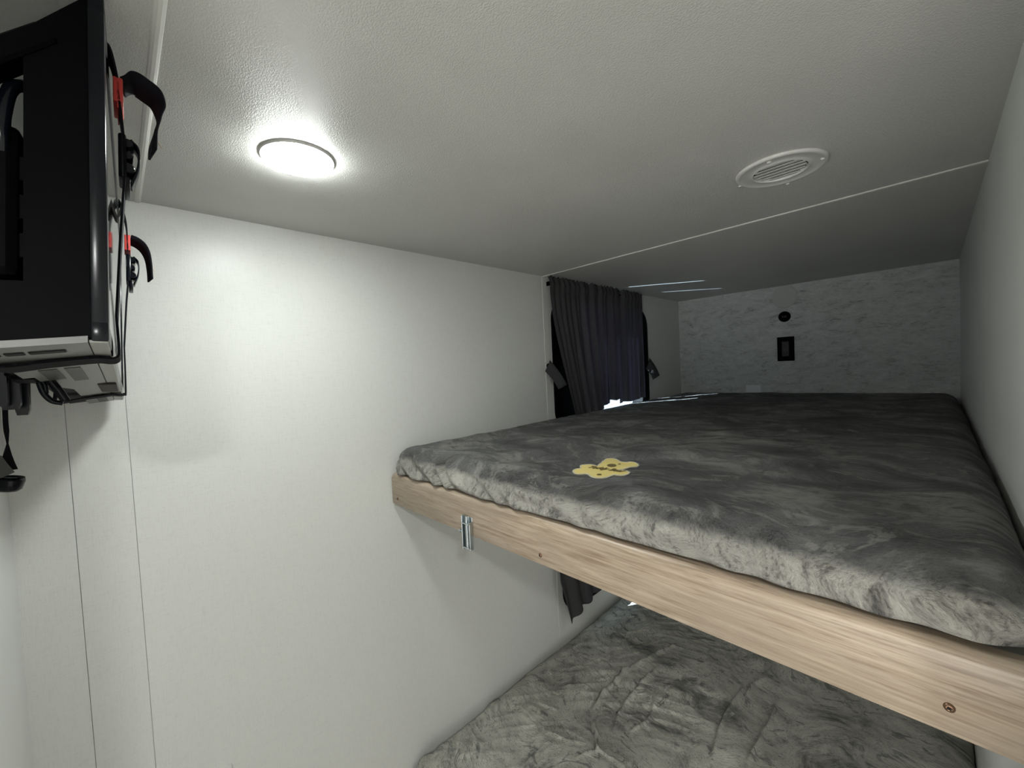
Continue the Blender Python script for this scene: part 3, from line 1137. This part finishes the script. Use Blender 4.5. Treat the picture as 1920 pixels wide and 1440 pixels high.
vc = Vector((-0.1913, 0.887, ZC))
vt = thing('ceiling_vent', vc, 'round white slatted air vent on the ceiling over the upper bunk', 'vent')
m = basis(vc, (1, 0, 0), (0, -1, 0), (0, 0, -1))
bm = bmesh.new()
lathe(bm, [(r_ * 1.06, h_) for r_, h_ in [(0.0655, 0.0), (0.0670, 0.0015), (0.0668, 0.0040), (0.0650, 0.0056), (0.0625, 0.0062), (0.0600, 0.0054), (0.058, 0.0046), (0.048, 0.0046), (0.0435, 0.0050), (0.0420, 0.0064), (0.0405, 0.0064), (0.0395, 0.0050), (0.0393, 0.0004)]], 72, m)
obj('flange', bm, [M['white']], vt, autosmooth=50)
bm = bmesh.new(); lathe(bm, [(0.0, 0.0006), (0.0420, 0.0006)], 40, m)
obj('duct', bm, M['dark'], vt)
for k in range(6):
    v = -0.0325 + 0.0130 * k
    hw = math.sqrt(max(0, 0.0412 ** 2 - v * v)) - 0.001
    bm = bmesh.new()
    mm = m @ Matrix.Translation((0, v, 0.0038)) @ Matrix.Rotation(math.radians(6), 4, 'X')
    box(bm, (-hw, -0.0051, -0.0006), (hw, 0.0051, 0.0006), 0.0003, 1, mm)
    obj('slat', bm, M['white'], vt)
for px, py in ((1442, 304), (1543, 297), (1388, 348), (1477, 344)):
    p = hit(px, py, 2, ZC - 0.0046 * 1.0)
    bm = bmesh.new(); lathe(bm, [(0.0036, 0.0), (0.0036, 0.0008), (0.0026, 0.0022), (0.0, 0.0027)], 18, basis(p, (1, 0, 0), (0, -1, 0), (0, 0, -1)))
    obj('screw', bm, M['white'], vt, True)

# ------------------------------------------------------------------ fittings on the far wall
def far(px, py): return hit(px, py, 1, YB)


# black receptacle box
oc = thing('socket', (-0.497, YB, 0.034), 'black rectangular power socket on the grey far wall', 'socket')
x0, x1, z0, z1 = -0.5315, -0.4625, -0.0245, 0.0920
bm = bmesh.new()
fr_o = [(x0, z0), (x1, z0), (x1, z1), (x0, z1)]
wd = 0.010
box(bm, (x0, YB - 0.010, z0), (x0 + wd, YB, z1), 0.0012, 1); box(bm, (x1 - wd, YB - 0.010, z0), (x1, YB, z1), 0.0012, 1)
box(bm, (x0 + wd - 0.001, YB - 0.010, z0), (x1 - wd + 0.001, YB, z0 + wd), 0.0012, 1); box(bm, (x0 + wd - 0.001, YB - 0.010, z1 - wd), (x1 - wd + 0.001, YB, z1), 0.0012, 1)
obj('cover_plate', bm, M['black'], oc)
bm = bmesh.new(); box(bm, (x0 + wd, YB - 0.004, z0 + wd), (x1 - wd, YB, z1 - wd))
obj('back_box', bm, M['black'], oc)
cxx = (x0 + x1) / 2
bm = bmesh.new(); box(bm, (cxx - 0.016, YB - 0.0085, z0 + 0.022), (cxx + 0.014, YB - 0.003, z1 - 0.022), 0.003, 2)
rec = obj('receptacle', bm, simple('dark_grey_receptacle', (0.035, 0.035, 0.036), 0.4), oc)
for zz in (z0 + 0.040, z1 - 0.040):
    bm = bmesh.new()
    for dx_ in (-0.007, 0.004):
        box(bm, (cxx + dx_ - 0.0012, YB - 0.0092, zz - 0.004), (cxx + dx_ + 0.0012, YB - 0.008, zz + 0.005))
    lathe(bm, [(0.0022, 0.0), (0.0022, 0.0008), (0, 0.0008)], 12, basis((cxx - 0.0015, YB - 0.0085, zz - 0.009), (1, 0, 0), (0, 0, 1), (0, -1, 0)))
    obj('contact_holes', bm, M['dark'], rec)
# small round black outlet
kn = thing('usb_outlet', (-0.500, YB, 0.190), 'small round black outlet on the far wall above the socket', 'outlet')
m = basis((-0.500, YB, 0.190), (1, 0, 0), (0, 0, 1), (0, -1, 0))
bm = bmesh.new(); lathe(bm, [(0.0255, 0.0), (0.0255, 0.004), (0.0235, 0.007), (0.019, 0.007), (0.017, 0.005), (0.0, 0.005)], 40, m)
obj('bezel', bm, M['black'], kn, autosmooth=40)
bm = bmesh.new(); box(bm, (-0.011, -0.006, 0.005), (0.011, 0.006, 0.0075), 0.0015, 1, m)
obj('cap', bm, M['gloss'], kn)
# pale round reading-light puck near the ceiling
rc = Vector((-0.4985, YB, 0.2855))
rt = thing('cover_plate', rc, 'pale grey round blanking cover on the far wall touching the ceiling', 'cover')
bm = bmesh.new(); lathe(bm, [(0.0530, 0.0), (0.0530, 0.0016), (0.0505, 0.0036), (0.046, 0.0042), (0.0, 0.0045)], 64, basis(rc, (1, 0, 0), (0, 0, 1), (0, -1, 0)))
obj('disc', bm, simple('pale_grey_cover', (0.62, 0.635, 0.63), 0.55), rt, autosmooth=30)
rt.name = 'blanking_cover'
# white card standing at the far edge of the mattress
bm = bmesh.new(); box(bm, (-0.6765, YB - 0.0016, -0.235), (-0.609, YB - 0.0002, -0.1405), 0.0004, 1)
tag(obj('label_card', bm, M['paper']), 'small white card stuck on the far wall, just above the mattress', 'card')

# white hook low on the near wall
hk = hit(421, 1437, 0, XA)
ht = thing('wall_hook', (XA, hk.y, hk.z - 0.05), 'small white hook low on the near wall, at the bottom edge', 'hook')
bm = bmesh.new(); box(bm, (XA, hk.y - 0.011, hk.z - 0.052), (XA + 0.005, hk.y + 0.013, hk.z), 0.0045, 3)
obj('plate', bm, M['white'], ht, autosmooth=40)
bm = bmesh.new(); tube(bm, catmull([(XA + 0.003, hk.y, hk.z - 0.030), (XA + 0.022, hk.y, hk.z - 0.040), (XA + 0.030, hk.y, hk.z - 0.030), (XA + 0.032, hk.y, hk.z - 0.018)], 6), 0.004, 10)
obj('prong', bm, M['white'], ht, True)

# ------------------------------------------------------------------ television hung on the near-left wall
F0 = Vector((-0.4587, -0.0013, 0.0374))
en = Vector((-0.99382, 0.01982, -0.10919)).normalized()            # along the set, towards the window-side wall
eh = Vector((0.0, 0.0556, 0.0083)); eh = (eh - en * eh.dot(en)).normalized()   # towards the viewer side (screen normal)
eu = ray(205, 640).cross(ray(195, 0)).normalized().cross(en).normalized()
if eu.z < 0: eu = -eu
eh = eu.cross(en).normalized()
if eh.y < 0: eh = -eh
TVM = basis(F0, en, -eh, eu)          # local: s along the set, q backwards from the screen, w up
TH, TL = 0.298, 0.530
tv = thing('television', (F0 + en * (TL / 2)), 'black flat television hung at the ceiling corner with cargo straps around it', 'television')


def L(s, q, w): return TVM @ Vector((s, q, w))


bm = bmesh.new()
bz = 0.016
box(bm, (0, 0, 0), (TL, 0.0105, bz), 0.0016, 2, TVM); box(bm, (0, 0, TH - bz), (TL, 0.0105, TH), 0.0016, 2, TVM)
box(bm, (0, 0, bz - 0.002), (bz, 0.0105, TH - bz + 0.002), 0.0016, 2, TVM); box(bm, (TL - bz, 0, bz - 0.002), (TL, 0.0105, TH - bz + 0.002), 0.0016, 2, TVM)
obj('bezel', bm, M['gloss'], tv, autosmooth=40)
bm = bmesh.new(); box(bm, (bz - 0.002, 0.0012, bz - 0.002), (TL - bz + 0.002, 0.009, TH - bz + 0.002), 0, 1, TVM)
obj('screen', bm, M['screen'], tv)
bm = bmesh.new()
pr = [(0.0102, 0.004), (0.0102, TH - 0.004), (0.014, TH - 0.008), (0.0425, TH - 0.050), (0.0450, TH - 0.054), (0.0450, 0.004)]
ra = [bm.verts.new(L(0.003, q, w)) for q, w in pr]; rb = [bm.verts.new(L(TL - 0.003, q, w)) for q, w in pr]
for k in range(len(pr)):
    j = (k + 1) % len(pr); bm.faces.new((ra[k], ra[j], rb[j], rb[k]))
bm.faces.new(ra); bm.faces.new(rb)
bk = obj('back_cover', bm, M['black'], tv, autosmooth=40)
for k in range(3):
    w0 = 0.062 + k * 0.030
    bm = bmesh.new(); box(bm, (0.006, 0.044, w0), (TL - 0.03, 0.0475, w0 + 0.019), 0.0005, 1, TVM)
    obj('rib', bm, M['black'], bk)
# lower housing with a crowned top edge
bm = bmesh.new()
SL = 0.15
pr = [(0.0100, 0.003), (0.0100, 0.0415)]
for k in range(9):
    q = 0.0100 + (0.0640 - 0.0100) * k / 8
    pr.append((q, 0.0405 + 0.0030 * math.sin(math.pi * (0.1 + 0.9 * k / 8))))
pr += [(0.0640, 0.003 - SL * 0.054)]
ra = [bm.verts.new(L(0.0015, q, w)) for q, w in pr[1:]]; rb = [bm.verts.new(L(TL - 0.0015, q, w)) for q, w in pr[1:]]
ra = [bm.verts.new(L(0.0015, *pr[0]))] + ra; rb = [bm.verts.new(L(TL - 0.0015, *pr[0]))] + rb
for k in range(len(ra)):
    j = (k + 1) % len(ra)
    bm.faces.new((ra[k], ra[j], rb[j], rb[k]))
bm.faces.new(ra); bm.faces.new(rb)
bmesh.ops.remove_doubles(bm, verts=bm.verts, dist=1e-5)
obj('lower_housing', bm, M['black'], tv)
# pale underside
bm = bmesh.new()
q = [L(a, b, -SL * (b - 0.01)) for a, b in ((0.0, 0.0120), (0.0, 0.066), (0.20, 0.066), (0.30, 0.042), (TL, 0.042), (TL, 0.0120))]
lo = [bm.verts.new(p - eu * 0.0012) for p in q]; hi = [bm.verts.new(p + eu * 0.004) for p in q]
bm.faces.new(lo); bm.faces.new(hi)
for k in range(len(q)):
    j = (k + 1) % len(q); bm.faces.new((lo[k], lo[j], hi[j], hi[k]))
under = obj('underside', bm, M['silver'], tv)
under['label'] = 'pale grey underside panel'
UM = TVM @ Matrix.Translation((0, 0.01, 0)) @ Matrix.Rotation(-math.atan(SL), 4, 'X') @ Matrix.Translation((0, -0.01, 0))
bm = bmesh.new(); box(bm, (0.002, 0.0008, -0.0012), (TL - 0.001, 0.0115, 0.001), 0.0004, 1, TVM)
obj('bottom_lip', bm, simple('warm_white_plastic', (0.36, 0.36, 0.335), 0.45), tv)
for a, b in ((0.026, 0.046), (0.048, 0.058), (0.060, 0.066)):
    bm = bmesh.new(); box(bm, (0.022, a, -0.0022), (0.032, b, -0.0010), 0.0008, 1, UM)
    obj('vent_slot', bm, M['dark'], under)
for s0, s1, a, b in ((0.118, 0.215, 0.0245, 0.0355), (0.118, 0.190, 0.040, 0.052), (0.40, 0.52, 0.019, 0.030)):
    bm = bmesh.new(); box(bm, (s0, a, -0.0019), (s1, b, -0.0010), 0, 1, UM)
    obj('sticker', bm, M['sticker'], under)
bm = bmesh.new(); box(bm, (0.27, 0.003, -0.004), (0.36, 0.020, -0.0012), 0.0008, 1, TVM)
obj('rubber_pad', bm, simple('dark_brown_rubber', (0.030, 0.020, 0.016), 0.7), under)

# wall mount: plate on the wall, arms to the back of the set
bm = bmesh.new(); box(bm, (-0.80, YD, 0.02), (-0.66, YD + 0.008, 0.28), 0.002, 1)
obj('wall_plate', bm, M['black'], tv)
bm = bmesh.new()
tube(bm, [(-0.73, YD + 0.006, 0.15), L(0.24, 0.046, 0.13)], 0.012, 10)
obj('arm', bm, M['black'], tv)
bm = bmesh.new()
box(bm, (0.0, 0.0, -0.016), (0.024, 0.085, 0.0), 0.002, 1, TVM @ Matrix.Translation((0, 0.038, TH - 0.044)) @ Matrix.Rotation(math.radians(-50), 4, 'X'))
obj('arm', bm, M['black'], tv)
bm = bmesh.new()
box(bm, (0.16, 0.056, -0.01), (0.20, 0.078, 0.185), 0.004, 1, TVM)
box(bm, (0.02, 0.048, 0.050), (0.05, 0.085, 0.175), 0.008, 2, TVM)
obj('mount_bracket', bm, M['black'], tv)
bm = bmesh.new()
tube(bm, catmull([L(0.03, 0.044, 0.215), L(0.02, 0.054, 0.200), L(0.02, 0.058, 0.16), L(0.04, 0.058, 0.12), L(0.05, 0.060, 0.05), L(0.05, 0.060, 0.04)], 8), 0.0045, 10)
cb_ = obj('power_cable', bm, M['gloss'], tv, True)

# things hanging under the back of the set
for k, (pa, pb, wpx, xx) in enumerate((((20, 692), (22, 768), 20, -0.66), ((43, 690), (44, 778), 15, -0.69), ((3, 690), (6, 762), 12, -0.64))):
    a = hit(pa[0], pa[1], 0, xx); b = hit(pb[0], pb[1], 0, xx)
    a.z += 0.02
    bm = bmesh.new()
    w = wpx / 1073 * abs(xx) * 1.05
    prp = [a, a.lerp(b, 0.5), a.lerp(b, 0.85), b]
    ribbon(bm, catmull(prp, 5), (0, 1, 0), lambda t, w=w: w * (1 - 0.25 * max(0, t - 0.8) / 0.2), 0.012)
    bmesh.ops.bevel(bm, geom=[e for e in bm.edges if e.is_boundary or len(e.link_faces) == 2 and e.calc_face_angle(0) > 1.0], offset=0.002, segments=2, affect='EDGES')
    o = obj('bracket_finger', bm, M['gloss'], tv, autosmooth=40)
bm = bmesh.new()
pp = [hit(px, py, 0, -0.66) for px, py in ((62, 690), (72, 712), (82, 737), (98, 752), (118, 756))]
ribbon(bm, catmull(pp, 6), (1, 0, 0), 0.012, 0.0045)
pp = [hit(px, py, 0, -0.66) for px, py in ((80, 695), (96, 715), (112, 735), (124, 752))]
ribbon(bm, catmull(pp, 6), (1, 0, 0), 0.014, 0.007)
pp = [hit(px, py, 0, -0.66) for px, py in ((78, 712), (84, 722), (86, 738))]
ribbon(bm, catmull(pp, 6), (1, 0, 0), 0.010, 0.004)
obj('cable_loop', bm, M['gloss'], tv, True)

# ------------------------------------------------------------------ cargo straps around the set
TVI = TVM.inverted()


def strap_pt(s0, px, py):
    """(q, w) of a sight line where it meets the cross plane of the set at distance s0"""
    v = ray(px, py)
    p0 = L(s0, 0, 0)
    p = v * (p0.dot(en) / v.dot(en))
    l = TVI @ p
    return l.y, l.z


def cargo_strap(s0, label, path, tag_px, buckle_px, tail_px, w, bs):
    t = thing('cargo_strap', L(s0, 0, -0.006), label, 'strap', 'cargo straps around the television')
    g = 0.0040
    front = [strap_pt(s0, *p) for p in path]                 # from the bottom edge up to the top
    front = [(min(q, -0.0022), ww_) for q, ww_ in front]
    top = TH + 0.0025
    pts = [L(s0, q, ww_) for q, ww_ in front if 0.008 < ww_ < TH - 0.004]
    pts += [L(s0, -0.0015, TH), L(s0, 0.004, top), L(s0, 0.016, TH - 0.003), L(s0, 0.044, TH - 0.036), L(s0, 0.0492, TH - 0.05), L(s0, 0.0492, 0.07), L(s0, 0.0680, 0.046),
            L(s0, 0.0680, 0.0), L(s0, 0.067, -0.009 - g), L(s0, 0.040, -0.0045 - g), L(s0, 0.012, -g), L(s0, 0.003, -g - 0.0004), L(s0, -0.0025, -g + 0.0008), L(s0, -0.0042, 0.003)]
    P = catmull(pts + [pts[0]], 5)[:-1]
    bm = bmesh.new()
    ribbon(bm, P, en, w, 0.0018, closed=True)
    obj('webbing', bm, M['web'], t)
    q, wv = strap_pt(s0, *tag_px)
    bm = bmesh.new(); box(bm, (s0 - w * 0.5, q - 0.0035 * bs, wv - 0.0125 * bs), (s0 + w * 0.5, q + 0.0035 * bs, wv + 0.0125 * bs), 0.0010, 2, TVM)
    box(bm, (s0 - w * 0.5, q - 0.0002, wv - 0.019 * bs), (s0 + w * 0.5, q + 0.0008, wv - 0.012 * bs), 0.0003, 1, TVM)
    obj('red_tag', bm, M['red'], t, autosmooth=40)
    q, b0 = strap_pt(s0, *buckle_px)
    bm = bmesh.new()
    box(bm, (s0 - 0.014, q + 0.000, b0 - 0.022 * bs), (s0 + 0.014, q + 0.006 * bs, b0 + 0.022 * bs), 0.002, 2, TVM)
    box(bm, (s0 - 0.011, q - 0.002, b0 - 0.034 * bs), (s0 + 0.011, q + 0.003, b0 - 0.020 * bs), 0.001, 2, TVM)
    bu = obj('buckle', bm, M['gloss'], t, autosmooth=40)
    bm = bmesh.new()
    for k_ in range(3):
        hh = (0.0075, 0.0065, 0.0085)[k_] * bs
        lathe(bm, [(0.0, -0.0120), (hh * 0.55, -0.0120), (hh * 0.62, -0.011), (hh * 0.62, 0.011), (hh * 0.55, 0.0120), (0.0, 0.0120)], 20,
              TVM @ Matrix.Translation((s0, q - 0.0005, b0 + (0.014 - 0.0125 * k_) * bs)) @ Matrix.Rotation(math.radians(90), 4, 'Y'))
    obj('roller', bm, M['gloss'], bu, autosmooth=40)
    bm = bmesh.new()
    pl_ = catmull([TVM @ Vector((s0, q - 0.003 * bs, b0 + 0.020 * bs)), TVM @ Vector((s0, q - 0.0085 * bs, b0 + 0.012 * bs)), TVM @ Vector((s0, q - 0.0080 * bs, b0 - 0.006 * bs)), TVM @ Vector((s0, q - 0.003 * bs, b0 - 0.024 * bs))], 6)
    ribbon(bm, pl_, en, 0.018, 0.0016)
    obj('lever', bm, M['gloss'], bu, True)
    p0 = L(s0, 0, 0)
    tp = [v * (p0.dot(en) / v.dot(en)) for v in (ray(px, py) for px, py in tail_px)]
    bm = bmesh.new()
    ribbon(bm, catmull(tp, 8), en + Vector((0, -0.25, -0.45)), w * 0.85, 0.0018)
    obj('loose_tail', bm, M['web'], t, True)
    e = tp[-2]
    bm = bmesh.new()
    tube(bm, [e + Vector((0, 0.001, 0.004)), e + Vector((0, 0.0035, -0.002)), e + Vector((0, 0.006, -0.007))], 0.00035, 5)
    obj('thread', bm, M['thread'], t)
    return t


cargo_strap(0.073, 'black cargo strap around the near end of the television, with long curling tail',
            ((214, 655), (219, 600), (225, 480), (231, 385), (235, 330), (232, 270), (227, 225), (222, 190), (220, 160), (213, 110), (207, 60), (202, 20)),
            (222, 185), (238, 305), ((230, 164), (250, 157), (272, 170), (292, 187), (301, 212), (296, 234), (288, 262), (286, 290)), 0.030, 1.0)
cargo_strap(0.407, 'black cargo strap around the far end of the television, beside the linen wall',
            ((231, 728), (233, 650), (237, 570), (240, 530), (240, 490), (239, 460), (236, 420), (234, 390), (232, 360), (230, 330)),
            (239, 460), (246, 507), ((244, 450), (256, 455), (268, 465), (276, 480), (280, 500), (282, 526)), 0.026, 1.0)

# grey flat hook strap dangling between the two cargo straps
gp = [hit(px, py, 0, -0.62) for px, py in ((204, 372), (212, 395), (220, 412), (226, 400), (232, 380))]
bm = bmesh.new(); ribbon(bm, catmull(gp, 6), (1, 0.0, 0), 0.020, 0.002)
tag(obj('strap_end', bm, M['greyweb']), 'short grey webbing loop hanging between the two cargo straps', 'strap')

# strap with metal buckle hanging below the set, at the left edge
sx_ = -0.88
hs = thing('hanging_strap', hit(17, 915, 0, sx_), 'black strap with chrome-edged buckle hanging below the television', 'strap')
bm = bmesh.new()
pp = [hit(px, py, 0, sx_) for px, py in ((8, 690), (10, 780), (12, 808), (14, 832), (14, 860), (17, 882))]
wds = [7, 6, 6, 2, 12, 19]
cp = catmull(pp, 6)


def wfun(t):
    k = t * (len(wds) - 1); i = min(int(k), len(wds) - 2)
    return (wds[i] * (1 - (k - i)) + wds[i + 1] * (k - i)) / 1073 * abs(sx_)


ribbon(bm, cp, (0, 1, 0), wfun, 0.002)
obj('webbing', bm, M['web'], hs)
bm = bmesh.new()
c0 = hit(17, 906, 0, sx_)
lathe(bm, [(0.0, -0.011), (0.010, -0.0105), (0.0135, -0.007), (0.0145, 0.004), (0.0130, 0.009), (0.011, 0.0065), (0.0, 0.005)], 28, basis(c0, (1, 0, 0), (0, 1, 0), (0, 0, 1)) @ Matrix.Rotation(math.radians(-14), 4, 'X'))
obj('buckle', bm, M['gloss'], hs, True)
bm = bmesh.new()
box(bm, (-0.009, -0.0105, 0.004), (0.009, 0.006, 0.0066), 0.001, 1, basis(c0, (1, 0, 0), (0, 1, 0), (0, 0, 1)) @ Matrix.Rotation(math.radians(-14), 4, 'X'))
pl = obj('buckle_plate', bm, M['zinc'], hs)
bm = bmesh.new()
pp = [hit(px, py, 0, sx_ + 0.01) for px, py in ((-14, 860), (0, 878), (12, 892))]
ribbon(bm, catmull(pp, 6), (0, 0.5, 0.9), 0.016, 0.002)
obj('loose_end', bm, M['greyweb'], hs)
